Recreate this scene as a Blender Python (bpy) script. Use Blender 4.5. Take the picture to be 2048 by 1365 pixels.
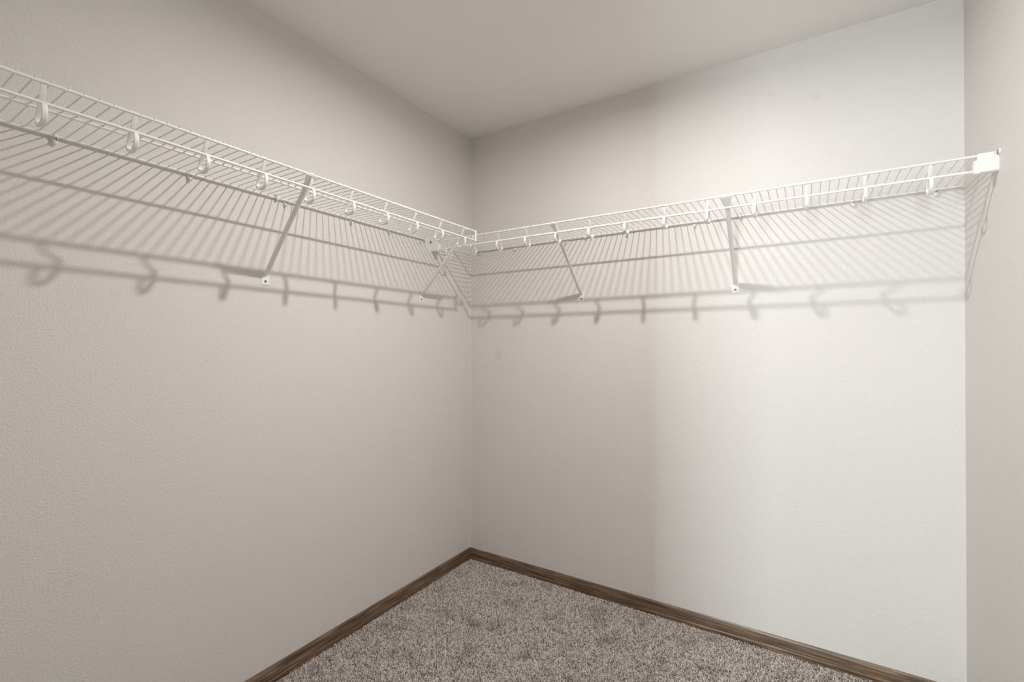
import bpy, math, random
import numpy as np
from mathutils import Vector, Matrix

random.seed(7)
for o in list(bpy.data.objects):
    bpy.data.objects.remove(o)
scene = bpy.context.scene
C = scene.collection

# ------------------------------------------------------------------ camera
ROOM_W = 2.1183          # distance between the two side walls
ROOM_H = 2.44
ROOM_D = 2.45            # back wall (y = 0) to the wall with the doorway (y = -ROOM_D)
FOCAL_PX = 932.9
YAW, PITCH, ROLL = 0.5639, 0.0049, 0.0003
cam_data = bpy.data.cameras.new('camera')
cam = bpy.data.objects.new('camera', cam_data)
C.objects.link(cam)
f0 = Vector((-math.sin(YAW), math.cos(YAW), 0)); r0 = Vector((math.cos(YAW), math.sin(YAW), 0)); u0 = Vector((0, 0, 1))
fw = f0 * math.cos(PITCH) + u0 * math.sin(PITCH)
up = -f0 * math.sin(PITCH) + u0 * math.cos(PITCH)
rt = r0 * math.cos(ROLL) + up * math.sin(ROLL)
up = -r0 * math.sin(ROLL) + up * math.cos(ROLL)
M = Matrix((rt, up, -fw)).transposed().to_4x4()
M.translation = Vector((1.6618, -2.1719, 1.227))
cam.matrix_world = M
cam_data.sensor_width = 36.0
cam_data.lens = FOCAL_PX * 36.0 / 2048.0
cam_data.shift_y = 6.04 / 2048.0
cam_data.clip_start = 0.02
scene.camera = cam

# ------------------------------------------------------------------ world, light, exposure
world = bpy.data.worlds.new('world')
scene.world = world
world.use_nodes = True
bg = world.node_tree.nodes['Background']
bg.inputs[0].default_value = (0.80, 0.90, 1.0, 1)
bg.inputs[1].default_value = 0.6

LAMP = Vector((1.09, -1.00, 2.405))     # ceiling disc light
LAMP_R = 0.062
LAMP_WATTS = 18.0
WIN_X0, WIN_X1, WIN_Z0, WIN_Z1, WIN_Y = 1.02, 1.70, 0.55, 2.05, -5.65   # daylight window of the next room
def daylight(name, x0, x1, watts):
    dl = bpy.data.lights.new(name, 'AREA')
    dl.shape = 'RECTANGLE'
    dl.size = x1 - x0
    dl.size_y = WIN_Z1 - WIN_Z0
    dl.energy = watts
    dl.color = (0.90, 0.98, 1.0)
    o = bpy.data.objects.new(name, dl)
    C.objects.link(o)
    o.location = ((x0 + x1) / 2, WIN_Y - 0.13, (WIN_Z0 + WIN_Z1) / 2)
    o.rotation_euler = (math.pi / 2, 0, 0)      # local -Z turned to +Y, into the rooms
daylight('window_daylight', WIN_X0, WIN_X1 - 0.065, 124.0)       # main width of the window
daylight('added_edge_strip_light', WIN_X1 - 0.06, WIN_X1, 39.0)     # extra narrow light, added to sharpen the left edge of the back-wall patch

scene.view_settings.view_transform = 'Standard'
scene.view_settings.look = 'None'
scene.view_settings.gamma = 1.0
scene.view_settings.use_curve_mapping = False
scene.view_settings.exposure = 0.0

# ------------------------------------------------------------------ materials
def new_mat(name):
    m = bpy.data.materials.new(name)
    m.use_nodes = True
    nt = m.node_tree
    return m, nt, nt.nodes['Principled BSDF']

def plain(name, col, rough=0.4, metal=0.0, spec=0.5):
    m, nt, b = new_mat(name)
    b.inputs['Base Color'].default_value = (*col, 1)
    b.inputs['Roughness'].default_value = rough
    b.inputs['Metallic'].default_value = metal
    b.inputs['Specular IOR Level'].default_value = spec
    return m

def paint(name, col, bump, marks=()):
    """rolled / orange-peel wall paint, with a few faint round scuffs at given world positions"""
    m, nt, b = new_mat(name)
    N, L = nt.nodes, nt.links
    b.inputs['Roughness'].default_value = 0.62
    b.inputs['Specular IOR Level'].default_value = 0.3
    tc = N.new('ShaderNodeNewGeometry')
    n1 = N.new('ShaderNodeTexNoise'); n1.inputs['Scale'].default_value = 185; n1.inputs['Detail'].default_value = 2.5
    n2 = N.new('ShaderNodeTexNoise'); n2.inputs['Scale'].default_value = 420; n2.inputs['Detail'].default_value = 1.0
    L.new(tc.outputs['Position'], n1.inputs['Vector']); L.new(tc.outputs['Position'], n2.inputs['Vector'])
    ad = N.new('ShaderNodeMath'); ad.operation = 'MULTIPLY_ADD'; ad.inputs[1].default_value = 0.3
    L.new(n2.outputs['Fac'], ad.inputs[0]); L.new(n1.outputs['Fac'], ad.inputs[2])
    bp = N.new('ShaderNodeBump'); bp.inputs['Strength'].default_value = 1.0; bp.inputs['Distance'].default_value = bump
    L.new(ad.outputs[0], bp.inputs['Height']); L.new(bp.outputs['Normal'], b.inputs['Normal'])
    n3 = N.new('ShaderNodeTexNoise'); n3.inputs['Scale'].default_value = 1.6; n3.inputs['Detail'].default_value = 3
    L.new(tc.outputs['Position'], n3.inputs['Vector'])
    mr = N.new('ShaderNodeMapRange'); mr.inputs['To Min'].default_value = 0.975; mr.inputs['To Max'].default_value = 1.025
    L.new(n3.outputs['Fac'], mr.inputs['Value'])
    fac = mr.outputs['Result']
    for (p, r, k) in marks:
        vd = N.new('ShaderNodeVectorMath'); vd.operation = 'DISTANCE'
        vd.inputs[1].default_value = p
        L.new(tc.outputs['Position'], vd.inputs[0])
        q = N.new('ShaderNodeMapRange'); q.interpolation_type = 'SMOOTHSTEP'
        q.inputs['From Min'].default_value = r * 0.55; q.inputs['From Max'].default_value = r
        q.inputs['To Min'].default_value = k; q.inputs['To Max'].default_value = 1.0
        L.new(vd.outputs['Value'], q.inputs['Value'])
        mu = N.new('ShaderNodeMath'); mu.operation = 'MULTIPLY'
        L.new(fac, mu.inputs[0]); L.new(q.outputs['Result'], mu.inputs[1])
        fac = mu.outputs[0]
    sc = N.new('ShaderNodeVectorMath'); sc.operation = 'SCALE'
    sc.inputs[0].default_value = col
    L.new(fac, sc.inputs['Scale']); L.new(sc.outputs[0], b.inputs['Base Color'])
    return m

def wood(name, axis):
    """dark stained baseboard wood, grain running along the given world axis"""
    m, nt, b = new_mat(name)
    N, L = nt.nodes, nt.links
    g = N.new('ShaderNodeNewGeometry')
    mp = N.new('ShaderNodeMapping')
    s = [210, 210, 210]; s[axis] = 6.0
    mp.inputs['Scale'].default_value = s
    L.new(g.outputs['Position'], mp.inputs['Vector'])
    n = N.new('ShaderNodeTexNoise'); n.inputs['Scale'].default_value = 1.0; n.inputs['Detail'].default_value = 5
    n.inputs['Roughness'].default_value = 0.6; n.inputs['Distortion'].default_value = 0.5
    L.new(mp.outputs['Vector'], n.inputs['Vector'])
    cr = N.new('ShaderNodeValToRGB')
    e = cr.color_ramp.elements
    e[0].position = 0.36; e[0].color = (0.062, 0.036, 0.019, 1)
    e[1].position = 0.68; e[1].color = (0.34, 0.236, 0.158, 1)
    k = e.new(0.5); k.color = (0.150, 0.093, 0.055, 1)
    L.new(n.outputs['Fac'], cr.inputs['Fac']); L.new(cr.outputs['Color'], b.inputs['Base Color'])
    b.inputs['Roughness'].default_value = 0.34
    b.inputs['Coat Weight'].default_value = 0.2; b.inputs['Coat Roughness'].default_value = 0.3
    bp = N.new('ShaderNodeBump'); bp.inputs['Strength'].default_value = 0.5; bp.inputs['Distance'].default_value = 0.0004
    L.new(n.outputs['Fac'], bp.inputs['Height']); L.new(bp.outputs['Normal'], b.inputs['Normal'])
    return m

def carpet(name, islands):
    m, nt, b = new_mat(name)
    N, L = nt.nodes, nt.links
    g = N.new('ShaderNodeNewGeometry')
    cr = N.new('ShaderNodeValToRGB')
    e = cr.color_ramp.elements
    e[0].position = 0.0; e[0].color = (0.20, 0.164, 0.148, 1)
    e[1].position = 1.0; e[1].color = (0.94, 0.885, 0.84, 1)
    k = e.new(0.30); k.color = (0.46, 0.395, 0.362, 1)
    k = e.new(0.65); k.color = (0.80, 0.725, 0.675, 1)
    if islands:
        L.new(g.outputs['Random Per Island'], cr.inputs['Fac'])
    else:
        n = N.new('ShaderNodeTexNoise'); n.inputs['Scale'].default_value = 240; n.inputs['Detail'].default_value = 1
        L.new(g.outputs['Position'], n.inputs['Vector'])
        st = N.new('ShaderNodeMapRange'); st.inputs['From Min'].default_value = 0.3; st.inputs['From Max'].default_value = 0.7
        L.new(n.outputs['Fac'], st.inputs['Value']); L.new(st.outputs['Result'], cr.inputs['Fac'])
    # worn, slightly soiled patches
    n2 = N.new('ShaderNodeTexNoise'); n2.inputs['Scale'].default_value = 9; n2.inputs['Detail'].default_value = 3
    L.new(g.outputs['Position'], n2.inputs['Vector'])
    mr = N.new('ShaderNodeMapRange'); mr.inputs['From Min'].default_value = 0.28; mr.inputs['From Max'].default_value = 0.46
    mr.inputs['To Min'].default_value = 0.66; mr.inputs['To Max'].default_value = 1.0
    L.new(n2.outputs['Fac'], mr.inputs['Value'])
    sc = N.new('ShaderNodeVectorMath'); sc.operation = 'SCALE'
    L.new(cr.outputs['Color'], sc.inputs[0]); L.new(mr.outputs['Result'], sc.inputs['Scale'])
    L.new(sc.outputs[0], b.inputs['Base Color'])
    b.inputs['Roughness'].default_value = 0.95
    b.inputs['Specular IOR Level'].default_value = 0.1
    return m

def glow(name, col, strength):
    m, nt, b = new_mat(name)
    b.inputs['Base Color'].default_value = (0.9, 0.9, 0.88, 1)
    b.inputs['Emission Color'].default_value = (*col, 1)
    b.inputs['Emission Strength'].default_value = strength
    return m

WALL = (0.775, 0.748, 0.725)
MARKS = [((0.1954, 0, 1.174), 0.030, 0.92), ((0.205, 0, 1.195), 0.022, 0.95), ((1.5419, 0, 2.2607), 0.019, 0.965),
         ((1.694, 0, 2.2009), 0.020, 0.955), ((1.8528, 0, 0.4415), 0.016, 0.965),
         ((0, -1.7509, 0.595), 0.012, 0.955), ((0, -1.355, 0.2417), 0.013, 0.955)]
m_wall = paint('wall_paint', WALL, 0.0018, MARKS)
m_ceil = paint('ceiling_paint', (0.905, 0.884, 0.862), 0.0007)
m_wood_x = wood('baseboard_wood_x', 0)
m_wood_y = wood('baseboard_wood_y', 1)
m_wood_z = wood('casing_wood_z', 2)
m_pile = carpet('carpet_pile_yarn', True)
m_back = carpet('carpet_backing', False)
m_wire = plain('white_epoxy_coat', (0.90, 0.89, 0.87), 0.30)
m_plastic = plain('white_plastic', (0.90, 0.89, 0.87), 0.42)
m_steel = plain('zinc_screw_steel', (0.42, 0.41, 0.40), 0.35, 1.0)
m_slot = plain('screw_recess_black', (0.03, 0.03, 0.03), 0.6)
m_lampbody = plain('lamp_white_metal', (0.85, 0.85, 0.83), 0.4)
m_lampglow = glow('lamp_diffuser_glow', (1.0, 0.94, 0.86), 6.0)
m_trim = plain('white_trim_paint', (0.80, 0.79, 0.76), 0.4)

# ------------------------------------------------------------------ mesh helpers
class MB:
    """collects vertices and faces, then links them as one mesh object"""
    def __init__(self):
        self.v = []; self.f = []
    def add(self, v, f):
        n = len(self.v)
        self.v += [tuple(p) for p in v]
        self.f += [tuple(i + n for i in q) for q in f]
        return self
    def box(self, a, b):
        (x0, y0, z0), (x1, y1, z1) = a, b
        x0, x1 = min(x0, x1), max(x0, x1); y0, y1 = min(y0, y1), max(y0, y1); z0, z1 = min(z0, z1), max(z0, z1)
        v = [(x0, y0, z0), (x1, y0, z0), (x1, y1, z0), (x0, y1, z0), (x0, y0, z1), (x1, y0, z1), (x1, y1, z1), (x0, y1, z1)]
        return self.add(v, [(0, 3, 2, 1), (4, 5, 6, 7), (0, 1, 5, 4), (1, 2, 6, 5), (2, 3, 7, 6), (3, 0, 4, 7)])
    def rings(self, rings, caps=True):
        n = len(rings[0]); v = [p for r in rings for p in r]; f = []
        for i in range(len(rings) - 1):
            for j in range(n):
                k = (j + 1) % n
                f.append((i * n + j, i * n + k, (i + 1) * n + k, (i + 1) * n + j))
        if caps:        # end caps on vertices of their own, so that smooth shading stays true along the sides
            m = len(v)
            v = v + list(rings[0]) + list(rings[-1])
            f.append(tuple(range(m, m + n))[::-1]); f.append(tuple(range(m + n, m + 2 * n)))
        return self.add(v, f)
    def sweep(self, pts, ref, a, b, n=8, power=1.0):
        """sweep an ellipse (half width a along ref, half thickness b across it) along pts"""
        pts = [Vector(p) for p in pts]; ref = Vector(ref); rg = []
        for i, p in enumerate(pts):
            t = (pts[min(i + 1, len(pts) - 1)] - pts[max(i - 1, 0)]).normalized()
            s = (ref - t * ref.dot(t)).normalized(); q = t.cross(s)
            aa = a[i] if isinstance(a, (list, tuple)) else a
            bb = b[i] if isinstance(b, (list, tuple)) else b
            ring = []
            for j in range(n):
                w = 2 * math.pi * (j + 0.5) / n
                c, d = math.cos(w), math.sin(w)
                c = math.copysign(abs(c) ** power, c); d = math.copysign(abs(d) ** power, d)
                ring.append(p + s * (aa * c) + q * (bb * d))
            rg.append(ring)
        return self.rings(rg)
    def build(self, name, mat, parent=None, loc=None, smooth=False):
        me = bpy.data.meshes.new(name)
        me.from_pydata([tuple(v) for v in self.v], [], self.f)
        me.materials.append(mat)
        if smooth:
            me.polygons.foreach_set('use_smooth', [True] * len(me.polygons))
        me.update()
        import bmesh
        bm = bmesh.new(); bm.from_mesh(me)
        bmesh.ops.recalc_face_normals(bm, faces=bm.faces)
        bm.to_mesh(me); bm.free()
        return link(name, me, parent, loc)

def link(name, me, parent=None, loc=None):
    o = bpy.data.objects.new(name, me)
    C.objects.link(o)
    if parent is not None:
        o.parent = parent
    if loc is not None:
        o.location = loc
    return o

def tag(o, label=None, cat=None, group=None, kind=None):
    if label: o['label'] = label
    if cat: o['category'] = cat
    if group: o['group'] = group
    if kind: o['kind'] = kind
    return o

def thing(name, loc, label, cat, group=None):
    o = bpy.data.objects.new(name, None)
    C.objects.link(o)
    o.location = loc
    o.empty_display_size = 0.05
    return tag(o, label, cat, group)

def struct(name, mb, mat, label=None, cat=None):
    o = mb.build(name, mat)
    return tag(o, label, cat, kind='structure')

# ------------------------------------------------------------------ the room
W, H, D, T = ROOM_W, ROOM_H, ROOM_D, 0.115
BX0, BX1, BY0 = -0.9, 3.4, WIN_Y           # the room beyond the doorway
FLOOR_Z = -0.008
DOOR_X0, DOOR_X1, DOOR_Z = 1.32, 1.93, 2.03

struct('floor', MB().box((BX0 - T, BY0 - T, -0.12), (BX1 + T, T, FLOOR_Z)), m_back, 'grey-brown speckled carpet floor of the closet', 'floor')
struct('ceiling', MB().box((BX0 - T, BY0 - T, H), (BX1 + T, T, H + 0.12)), m_ceil, 'flat greige painted ceiling of the closet', 'ceiling')
struct('wall_left', MB().box((-T, -D, FLOOR_Z), (0, T, H)), m_wall, 'greige textured wall carrying the shelf that stops short of the corner', 'wall')
struct('wall_back', MB().box((0, 0, FLOOR_Z), (W, T, H)), m_wall, 'greige wall partly lit by daylight, under the shelf with two end brackets', 'wall')
struct('wall_right', MB().box((W, -D, FLOOR_Z), (W + T, T, H)), m_wall, 'narrow strip of greige wall with an end bracket screwed to it', 'wall')
wn = MB()
wn.box((BX0 - T, -D - T, FLOOR_Z), (DOOR_X0, -D, H))
wn.box((DOOR_X1, -D - T, FLOOR_Z), (BX1 + T, -D, H))
wn.box((DOOR_X0, -D - T, DOOR_Z), (DOOR_X1, -D, H))
struct('wall_front', wn, m_wall, 'closet wall with the open doorway', 'wall')
struct('wall_bedroom_left', MB().box((BX0 - T, BY0 - T, FLOOR_Z), (BX0, -D - T, H)), m_wall, 'side wall of the room beyond the doorway', 'wall')
struct('wall_bedroom_right', MB().box((BX1, BY0 - T, FLOOR_Z), (BX1 + T, -D - T, H)), m_wall, 'other side wall of the room beyond the doorway', 'wall')
wb = MB()
wb.box((BX0, BY0 - T, FLOOR_Z), (WIN_X0, BY0, H)); wb.box((WIN_X1, BY0 - T, FLOOR_Z), (BX1, BY0, H))
wb.box((WIN_X0, BY0 - T, FLOOR_Z), (WIN_X1, BY0, WIN_Z0)); wb.box((WIN_X0, BY0 - T, WIN_Z1), (WIN_X1, BY0, H))
struct('wall_bedroom_window', wb, m_wall, 'wall with the daylight window beyond the doorway', 'wall')
wf = MB()
for (a, b) in (((WIN_X0, WIN_Z0), (WIN_X0 + 0.03, WIN_Z1)), ((WIN_X1 - 0.03, WIN_Z0), (WIN_X1, WIN_Z1)),
               ((WIN_X0, WIN_Z0), (WIN_X1, WIN_Z0 + 0.03)), ((WIN_X0, WIN_Z1 - 0.03), (WIN_X1, WIN_Z1))):
    wf.box((a[0], BY0 - 0.08, a[1]), (b[0], BY0 - 0.04, b[1]))
struct('window_1', wf, m_trim, 'white framed window beyond the doorway', 'window')
ca = MB()
for (x0, x1, z0, z1) in ((DOOR_X0 - 0.057, DOOR_X0, FLOOR_Z, DOOR_Z + 0.057), (DOOR_X1, DOOR_X1 + 0.05, FLOOR_Z, DOOR_Z + 0.057), (DOOR_X0, DOOR_X1, DOOR_Z, DOOR_Z + 0.057)):
    ca.box((x0, -D, z0), (x1, -D + 0.012, z1))
struct('trim_1', ca, m_wood_z, 'dark wood casing around the doorway', 'trim')

# caulked seam in the room corner
struct('trim_2', MB().rings([[Vector((0, 0, z)), Vector((0.0032, 0, z)), Vector((0, -0.0032, z))] for z in (0.055, H)]), m_wall, 'thin caulked seam in the corner between two walls', 'seam')
# baseboards: moulded profile (distance from wall, height), mitred in the corners
PROF = [(0.0, -0.007), (0.0125, -0.007), (0.0125, 0.0085), (0.0120, 0.0105), (0.0107, 0.0118), (0.0092, 0.0122), (0.0088, 0.0132),
        (0.0100, 0.0150), (0.0098, 0.0240), (0.0088, 0.0330), (0.0080, 0.0400), (0.0078, 0.0440), (0.0066, 0.0500), (0.0045, 0.0545), (0.0022, 0.0568), (0.0, 0.0570)]
def baseboard(name, p0, p1, inward, m0, m1, mat, label):
    """p0 -> p1 along the wall foot; inward = room direction; m0/m1 = mitre factor at each end"""
    p0, p1, n = Vector(p0), Vector(p1), Vector(inward)
    t = (p1 - p0).normalized()
    a = [p0 + n * d + t * (m0 * d) + Vector((0, 0, z)) for d, z in PROF]
    b = [p1 + n * d - t * (m1 * d) + Vector((0, 0, z)) for d, z in PROF]
    struct(name, MB().rings([a, b]), mat, label, 'baseboard')
baseboard('baseboard_left', (0, -D, 0), (0, 0, 0), (1, 0, 0), 1, 1, m_wood_y, 'dark brown moulded wood baseboard along the evenly grey wall')
baseboard('baseboard_back', (0, 0, 0), (W, 0, 0), (0, -1, 0), 1, 1, m_wood_x, 'brown moulded wood baseboard under the daylight-lit wall')
baseboard('baseboard_right', (W, 0, 0), (W, -D, 0), (-1, 0, 0), 1, 1, m_wood_y, 'brown wood baseboard along the narrow wall strip')
baseboard('baseboard_front', (DOOR_X0 - 0.057, -D, 0), (0, -D, 0), (0, 1, 0), 0, 1, m_wood_x, 'brown wood baseboard beside the doorway')

# ------------------------------------------------------------------ carpet pile (uncountable tufts, one mesh)
def tufts(x0, x1, y0, y1, pitch, rng):
    nx, ny = int((x1 - x0) / pitch), int((y1 - y0) / pitch)
    gx, gy = np.meshgrid(np.arange(nx), np.arange(ny))
    cx = x0 + (gx.ravel() + 0.5 + 0.5 * (gy.ravel() % 2) + rng.uniform(-0.42, 0.42, nx * ny)) * pitch
    cy = y0 + (gy.ravel() + 0.5 + rng.uniform(-0.42, 0.42, nx * ny)) * pitch
    k = (cx < x1 - 0.002) & (cx > x0 + 0.002)
    cx, cy = cx[k], cy[k]; n = len(cx)
    r = pitch * rng.uniform(0.42, 0.62, n); a = rng.uniform(0, 6.283, n)
    lx, ly = rng.normal(0, 0.0016, n), rng.normal(0, 0.0016, n)
    top = rng.uniform(-0.0012, 0.0014, n)
    V = np.zeros((n, 7, 3), np.float32)
    for j in range(3):
        w = a + j * 2.0944
        V[:, j, 0] = cx + np.cos(w) * r * 0.8; V[:, j, 1] = cy + np.sin(w) * r * 0.8; V[:, j, 2] = FLOOR_Z - 0.0005
        w = w + 0.7
        V[:, 3 + j, 0] = cx + lx * 0.7 + np.cos(w) * r; V[:, 3 + j, 1] = cy + ly * 0.7 + np.sin(w) * r; V[:, 3 + j, 2] = top - 0.0026
    V[:, 6, 0] = cx + lx; V[:, 6, 1] = cy + ly; V[:, 6, 2] = top
    F = np.array([(0, 1, 4), (0, 4, 3), (1, 2, 5), (1, 5, 4), (2, 0, 3), (2, 3, 5), (3, 4, 6), (4, 5, 6), (5, 3, 6)], np.int32)
    return V, F
rng = np.random.default_rng(3)
parts = [tufts(0.013, W - 0.013, -1.35, -0.013, 0.0046, rng), tufts(0.013, W - 0.013, -D + 0.01, -1.35, 0.0070, rng)]
Vs = np.concatenate([v for v, f in parts]); F = parts[0][1]
n = len(Vs)
verts = Vs.reshape(-1, 3)
idx = (np.arange(n, dtype=np.int32)[:, None, None] * 7 + F[None]).reshape(-1)
me = bpy.data.meshes.new('carpet_pile')
me.vertices.add(len(verts)); me.vertices.foreach_set('co', verts.ravel())
nf = len(idx) // 3
me.loops.add(len(idx)); me.loops.foreach_set('vertex_index', idx)
me.polygons.add(nf); me.polygons.foreach_set('loop_start', np.arange(0, len(idx), 3, dtype=np.int32))
me.materials.append(m_pile)
me.update(calc_edges=True)
me.polygons.foreach_set('use_smooth', np.ones(nf, dtype=bool))
tag(link('carpet_pile', me), 'short speckled grey-brown carpet pile covering the closet floor', 'carpet', kind='stuff')

# ------------------------------------------------------------------ ceiling disc light (out of the picture, lights the room)
def disc(mb, c, prof, n=40, axis='z'):
    rg = []
    for (r, z) in prof:
        rg.append([Vector((c[0] + r * math.cos(2 * math.pi * j / n), c[1] + r * math.sin(2 * math.pi * j / n), c[2] + z)) for j in range(n)])
    return mb.rings(rg)
lamp = thing('ceiling_light', (LAMP.x, LAMP.y, H), 'small round white disc light on the closet ceiling', 'ceiling light')
disc(MB(), (0, 0, 0), [(0.085, 0), (0.085, -0.012), (0.078, -0.028), (LAMP_R + 0.003, -0.033), (LAMP_R + 0.003, -0.02), (0.02, -0.02)]).build('trim_ring', m_lampbody, lamp, smooth=False)
disc(MB(), (0, 0, 0), [(0.01, -0.022), (LAMP_R, -0.024), (LAMP_R, -0.032), (LAMP_R * 0.8, -0.034), (0.004, -0.034)]).build('diffuser', m_lampglow, lamp)
ll = bpy.data.lights.new('ceiling_light_emitter', 'AREA')
ll.shape = 'DISK'; ll.size = 0.054; ll.energy = LAMP_WATTS; ll.spread = math.radians(176); ll.color = (1.0, 0.970, 0.940)
llo = bpy.data.objects.new('ceiling_light_emitter', ll)
C.objects.link(llo); llo.parent = lamp; llo.location = (0, 0, -0.036)

# ------------------------------------------------------------------ wire shelves
D_FRONT, Z_FRONT = 0.332, 1.7725       # top front rod: distance from wall, height
D_HANG, Z_HANG = 0.333, 1.7285         # lower hanging rod
D_MID, Z_MID = 0.176, 1.7735
D_BACK, Z_BACK = 0.0095, 1.7745
R_ROD, R_WIRE = 0.0036, 0.0016
LOOP = [(0.3315, 1.7690), (0.3230, 1.7520), (0.3120, 1.7340), (0.2990, 1.7170), (0.2925, 1.7060), (0.2935, 1.6960), (0.3010, 1.6890),
        (0.3120, 1.6868), (0.3230, 1.6885), (0.3330, 1.6950), (0.3385, 1.7050), (0.3390, 1.7150), (0.3350, 1.7262)]

class Frame:
    """s runs along the wall, d away from it"""
    def __init__(self, along, out):
        self.a, self.o = Vector(along), Vector(out)
    def __call__(self, s, d, z=0.0):
        return self.a * s + self.o * d + Vector((0, 0, z))
FL = Frame((0, 1, 0), (1, 0, 0))       # left wall, s = y
FR = Frame((1, 0, 0), (0, -1, 0))      # back wall, s = x

def smooth_path(pts, sub=3):
    out = []
    P = [np.array(p, float) for p in pts]
    for i in range(len(P) - 1):
        p0, p1, p2, p3 = P[max(i - 1, 0)], P[i], P[i + 1], P[min(i + 2, len(P) - 1)]
        for k in range(sub):
            t = k / sub
            out.append(0.5 * (2 * p1 + (p2 - p0) * t + (2 * p0 - 5 * p1 + 4 * p2 - p3) * t * t + (3 * p1 - p0 - 3 * p2 + p3) * t ** 3))
    out.append(P[-1])
    return out

def shelf(fr, s0, s1, loops, wires, label, back=None):
    sm = (s0 + s1) / 2
    base = fr(sm, 0, Z_BACK)
    root = thing('wire_shelf', base, label, 'shelf', 'white wire closet shelves')
    def rod(name, d, z, a=s0, b=s1, r=R_ROD):
        MB().sweep([fr(a, d, z) - base, fr(b, d, z) - base], (0, 0, 1), r, r, 12).build(name, m_wire, root, smooth=True)
    rod('front_rod', D_FRONT, Z_FRONT); rod('hanging_rod', D_HANG, Z_HANG)
    rod('middle_rod', D_MID, Z_MID); rod('back_rod', D_BACK, Z_BACK, *(back or (s0, s1)))
    # deck wires lie across the rods, their ends bend over the front rod
    zw = R_ROD + R_WIRE * 0.8
    prof = [(0.004, Z_BACK + zw), (D_BACK, Z_BACK + zw), (D_MID, Z_MID + zw), (D_FRONT - 0.02, Z_FRONT + zw), (D_FRONT, Z_FRONT + zw), (D_FRONT + 0.0045, Z_FRONT + zw - 0.0012)]
    me = None
    for s in wires:
        if me is None:
            o = MB().sweep([fr(0, d, z - Z_BACK) for d, z in prof], fr(1, 0), R_WIRE, R_WIRE, 6).build('wire', m_wire, root, fr(s - sm, 0), smooth=True)
            me = o.data
        else:
            link('wire', me, root, fr(s - sm, 0))
    me = None
    path = smooth_path(LOOP, 4)
    for s in loops:
        if me is None:
            nn = len(path)
            th = [0.0013 + 0.0007 * min(1, max(0, (i - 7) / 8)) for i in range(nn)]
            o = MB().sweep([fr(0, d, z - Z_BACK) for d, z in path], fr(1, 0), 0.0048, th, 12, 0.5).build('hanger_loop', m_plastic, root, fr(s - sm, 0))
            me = o.data
        else:
            link('hanger_loop', me, root, fr(s - sm, 0))
    return root, base

PITCH_L, PITCH_R = 0.1552, 0.1560
L0, R0 = -1.877, 0.1031
L_END, R_S0, R_S1 = -0.392, 0.030, W - 0.030
loopsL = [L0 + PITCH_L * j for j in range(-3, 10)]
wiresL = [s for s in (L0 + PITCH_L / 12 + PITCH_L / 6 * k for k in range(-30, 80)) if -2.425 < s < L_END - 0.004]
loopsR = [R0 + PITCH_R * j for j in range(0, 13)]
wiresR = [s for s in (R0 + PITCH_R / 12 + PITCH_R / 6 * k for k in range(-10, 90)) if 0.02 < s < W - 0.018]
rootL, baseL = shelf(FL, -2.43, L_END, loopsL, wiresL, 'white wire shelf with hanging rod on the grey wall, ending short of the corner')
rootR, baseR = shelf(FR, R_S0, R_S1, loopsR, wiresR, 'white wire shelf with hanging rod spanning the brighter wall between two end brackets', (0.022, W - 0.009))
# capped free end of the left shelf: upright bars joining its two front rods
cap = MB()
q = lambda s, d, z: FL(s, d, z) - baseL
cap.sweep([q(L_END - 0.002, D_FRONT + 0.001, Z_FRONT + 0.004), q(L_END - 0.002, D_FRONT + 0.001, Z_HANG - 0.004)], (0, 1, 0), 0.0044, 0.0044, 10)
cap.sweep([q(L_END - 0.002, D_FRONT - 0.015, Z_FRONT - 0.006), q(L_END - 0.002, D_FRONT - 0.015, Z_HANG + 0.003)], (0, 1, 0), 0.0028, 0.0028, 8)
cap.sweep([q(L_END - 0.002, D_FRONT, Z_HANG), q(L_END - 0.002, D_FRONT - 0.017, Z_HANG + 0.003)], (0, 1, 0), 0.0028, 0.0028, 8)
cap.sweep([q(L_END - 0.002, D_FRONT, Z_FRONT - 0.003), q(L_END - 0.002, D_FRONT - 0.017, Z_FRONT - 0.006)], (0, 1, 0), 0.0028, 0.0028, 8)
cap.build('end_cap', m_plastic, rootL, smooth=True)

# ------------------------------------------------------------------ hardware
def screw(fr, parent, base, s, d, z, r=0.0042, axis=None):
    """pan-head screw, its axis along axis (default: out of the wall)"""
    ax = Vector(axis) if axis is not None else fr.o
    u = Vector((0, 0, 1)); v = ax.cross(u)
    c = fr(s, d, z) - base
    rg = []
    for (rr, h) in ((r, 0), (r, 0.0012), (r * 0.75, 0.0026), (r * 0.45, 0.0028), (r * 0.40, 0.0014)):
        rg.append([c + ax * h + u * (rr * math.cos(k * math.pi / 8)) + v * (rr * math.sin(k * math.pi / 8)) for k in range(16)])
    o = MB().rings(rg).build('screw', m_steel, parent, smooth=False)
    rc = MB()
    for k in (0, 1):
        a, b = (u, v) if k == 0 else (v, u)
        p = [c + ax * 0.0029 + a * (sa * r * 0.62) + b * (sb * r * 0.16) for sa, sb in ((-1, -1), (1, -1), (1, 1), (-1, 1))]
        p2 = [x - ax * 0.0012 for x in p]
        rc.rings([p2, p])
    rc.build('screw_recess', m_slot, o)
    return o

def plate(mb, fr, base, pts, d0, d1):
    """flat polygon in the wall plane (s, z), between distances d0 and d1 from the wall"""
    mb.rings([[fr(s, d0, z) - base for s, z in pts], [fr(s, d1, z) - base for s, z in pts]])

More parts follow.
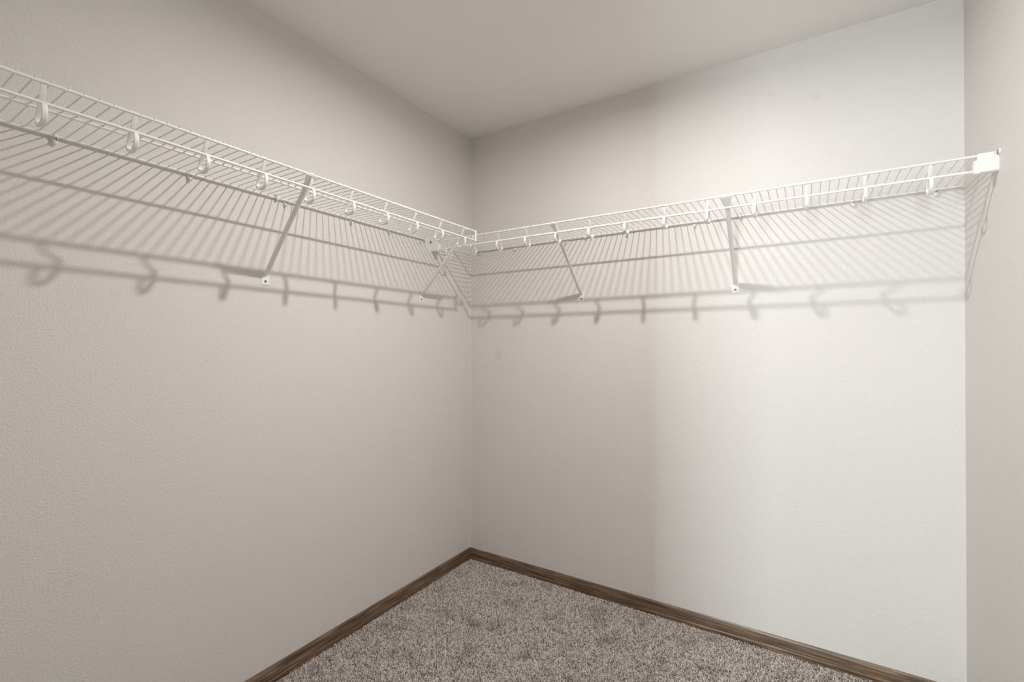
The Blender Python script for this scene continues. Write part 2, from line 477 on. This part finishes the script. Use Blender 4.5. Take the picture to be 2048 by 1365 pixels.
def brace(fr, s_foot, s_top, z_foot, label):
    base = fr(s_foot, 0, z_foot)
    root = thing('shelf_brace', base, label, 'bracket', 'white tubular shelf braces')
    A, B = Vector((s_foot, 0.004, z_foot + 0.035)), Vector((s_top, D_FRONT - 0.003, Z_FRONT - 0.0055))
    ts = [0, 0.03, 0.07, 0.12, 0.3, 0.5, 0.7, 0.84, 0.90, 0.94, 0.97, 1.0]
    aa = [0.0075, 0.0082, 0.0082, 0.0082, 0.0082, 0.0082, 0.0082, 0.0082, 0.0088, 0.0110, 0.0145, 0.0175]
    bb = [0.0016, 0.0045, 0.0072, 0.0082, 0.0082, 0.0082, 0.0082, 0.0080, 0.0060, 0.0035, 0.0020, 0.0014]
    P = [A + (B - A) * t for t in ts]
    MB().sweep([fr(p.x, p.y, p.z) - base for p in P], fr(1, 0), aa, bb, 20).build('strut', m_wire, root, smooth=True)
    fp = MB()
    w = 0.0148
    plate(fp, fr, base, [(s_foot - w, z_foot), (s_foot + w, z_foot), (s_foot + w, z_foot + 0.020), (s_foot + w * 0.86, z_foot + 0.029),
                         (s_foot + w * 0.6, z_foot + 0.037), (s_foot - w * 0.6, z_foot + 0.037), (s_foot - w * 0.86, z_foot + 0.029), (s_foot - w, z_foot + 0.020)], 0.0, 0.0024)
    fp.build('foot_plate', m_wire, root)
    hk = MB()   # flattened end folded over the front rod
    pts = [(D_FRONT - 0.006, Z_FRONT - 0.0056), (D_FRONT + 0.001, Z_FRONT - 0.0050), (D_FRONT + 0.0045, Z_FRONT), (D_FRONT + 0.001, Z_FRONT + 0.0050), (D_FRONT - 0.003, Z_FRONT + 0.0046)]
    hk.sweep([fr(s_top, d, z) - base for d, z in pts], fr(1, 0), [0.0175, 0.0160, 0.0075, 0.0070, 0.0065], 0.0010, 8, 0.5)
    hk.build('rod_hook', m_wire, root)
    screw(fr, root, base, s_foot, 0.0024, z_foot + 0.0125, 0.0046)
    return root

brace(FL, -1.2212, -1.262, 1.4500, 'white tubular brace on the grey wall, far from the corner, under the shorter-ending shelf')
brace(FL, -0.4117, -0.462, 1.4535, 'white tubular brace beside the corner, holding the capped end of the wire shelf')
brace(FR, 0.7025, 0.7144, 1.4540, 'white tubular brace on the dimmer part of the daylight wall, shadow slanting to the corner')
brace(FR, 1.4069, 1.4166, 1.4540, 'white tubular brace on the brightest part of the wall, under the middle of the shelf')

ORD = ['first', 'second', 'third', 'fourth', 'fifth', 'sixth', 'seventh', 'eighth', 'ninth']
def wall_clip(fr, s, up_side, label, group):
    """plastic clip that holds the back rod; screw below the rod, or above it on the upturned ones"""
    base = fr(s, 0, Z_BACK)
    root = thing('wall_clip', base, label, 'clip', group)
    b = MB()
    # hook that wraps the rod from below and in front
    pts = []
    for k in range(10):
        w = math.radians(-150 + k * 24) if up_side else math.radians(-170 + k * 22)
        pts.append((D_BACK + 0.0052 * math.cos(w), Z_BACK + 0.0052 * math.sin(w)))
    b.sweep([fr(s, d, z) - base for d, z in pts], fr(1, 0), 0.0042, 0.0014, 8, 0.6)
    if up_side:
        n = 14      # round ear above the rod, narrow tongue running down over it
        ear = [(s + 0.0062 * math.cos(2 * math.pi * k / n), Z_BACK + 0.0105 + 0.0062 * math.sin(2 * math.pi * k / n)) for k in range(n)]
        plate(b, fr, base, ear, 0.0, 0.0095)
        b.sweep([fr(s, 0.0140, Z_BACK + 0.008) - base, fr(s, 0.0155, Z_BACK) - base, fr(s, 0.0130, Z_BACK - 0.008) - base, fr(s, 0.006, Z_BACK - 0.0115) - base], fr(1, 0), [0.0040, 0.0038, 0.0034, 0.0020], 0.0016, 8, 0.6)
        b.build('clip_body', m_plastic, root, smooth=False)
        screw(fr, root, base, s, 0.0095, Z_BACK + 0.0105, 0.0040)
    else:
        ear = [(s - 0.0062, Z_BACK - 0.001), (s + 0.0062, Z_BACK - 0.001), (s + 0.0066, Z_BACK - 0.009), (s + 0.0052, Z_BACK - 0.0155), (s + 0.0020, Z_BACK - 0.0215),
               (s - 0.0020, Z_BACK - 0.0215), (s - 0.0052, Z_BACK - 0.0155), (s - 0.0066, Z_BACK - 0.009)]
        plate(b, fr, base, ear, 0.0, 0.0075)
        b.sweep([fr(s, 0.0070, Z_BACK - 0.010) - base, fr(s, 0.0115, Z_BACK - 0.0135) - base, fr(s, 0.0105, Z_BACK - 0.0185) - base, fr(s, 0.006, Z_BACK - 0.0220) - base], fr(1, 0), [0.0052, 0.0050, 0.0042, 0.0026], 0.0026, 10, 0.7)
        b.build('clip_body', m_plastic, root, smooth=False)
        screw(fr, root, base, s + 0.001, 0.0105, Z_BACK - 0.0065, 0.0040)
    return root

clipsL = [(-0.3919, 1), (-0.4248, 0), (-0.6323, 0), (-0.8456, 0), (-1.1464, 0), (-1.1817, 1), (-1.4678, 0), (-1.7829, 0)]
for k, (s, u) in enumerate(clipsL):
    wall_clip(FL, s, u, '%s clip from the corner on the short-ending shelf, screw %s its back rod' % (ORD[k], 'above' if u else 'below'), 'wall clips of the shelf that stops short of the corner')
clipsR = [(0.0772, 0), (0.3108, 0), (0.6190, 0), (0.7292, 1), (0.9366, 0), (1.2438, 0), (1.4253, 1), (1.8095, 0), (2.0428, 0)]
for k, (s, u) in enumerate(clipsR):
    wall_clip(FR, s, u, '%s clip from the corner on the shelf between end brackets, screw %s its rod' % (ORD[k], 'above' if u else 'below'), 'wall clips of the shelf between the end brackets')

def end_bracket(s_wall, sg, label):
    """sleeve bracket screwed to a side wall; takes both front rods of the shelf on the back wall"""
    base = FR(s_wall, D_FRONT, Z_HANG)
    root = thing('end_bracket', base, label, 'bracket', 'white plastic shelf end brackets')
    q = lambda e, d, z: FR(s_wall + sg * e, d, z) - base
    d0, d1 = D_FRONT - 0.012, D_FRONT + 0.0085
    z0, z1 = Z_HANG - 0.007, Z_FRONT + 0.0045
    b = MB()
    # body with rounded lower edge: profile in (d, z) swept away from the wall
    prof = [(d0, z0 + 0.004), (d0 + 0.004, z0), (d1 - 0.005, z0), (d1 - 0.0012, z0 + 0.0022), (d1, z0 + 0.006), (d1, z1 - 0.001), (d1 - 0.0015, z1), (d0, z1)]
    b.rings([[q(0.0, d, z) for d, z in prof], [q(0.044, d, z) for d, z in prof]])
    b.build('sleeve', m_plastic, root)
    lip = MB()
    prof = [(d0 - 0.001, z0 - 0.001), (d1 + 0.0005, z0 - 0.001), (d1 + 0.0005, z0 + 0.036), (d0 - 0.001, z0 + 0.036)]
    lip.rings([[q(0.040, d, z) for d, z in prof], [q(0.0515, d, z) for d, z in prof]])
    lip.build('sleeve_lip', m_plastic, root)
    ear = MB()
    n = 20
    cz, cd, rr = Z_FRONT - 0.0005, d1 + 0.0075, 0.0080
    ear.rings([[q(e, cd + rr * math.cos(2 * math.pi * k / n), cz + rr * math.sin(2 * math.pi * k / n)) for k in range(n)] for e in (0.0, 0.0042)])
    ear.box(q(0.0, d1 - 0.002, cz - 0.0075), q(0.0042, cd, cz + 0.0078))
    eo = ear.build('screw_ear', m_plastic, root)
    c = FR(s_wall + sg * 0.0042, cd, cz)
    ax = Vector((sg, 0, 0)); u = Vector((0, 0, 1)); v = ax.cross(u)
    rg = [[c - base + ax * h + u * (r * math.cos(k * math.pi / 8)) + v * (r * math.sin(k * math.pi / 8)) for k in range(16)] for r, h in ((0.0042, 0), (0.0042, 0.001), (0.003, 0.002), (0.0016, 0.002), (0.0014, 0.0012))]
    MB().rings(rg).build('screw', m_steel, eo)
    return root
end_bracket(0.0, 1, 'white plastic end bracket close to the corner, behind a brace, holding the spanning shelf')
end_bracket(W, -1, 'white plastic end bracket on the narrow wall strip, holding the spanning shelf')
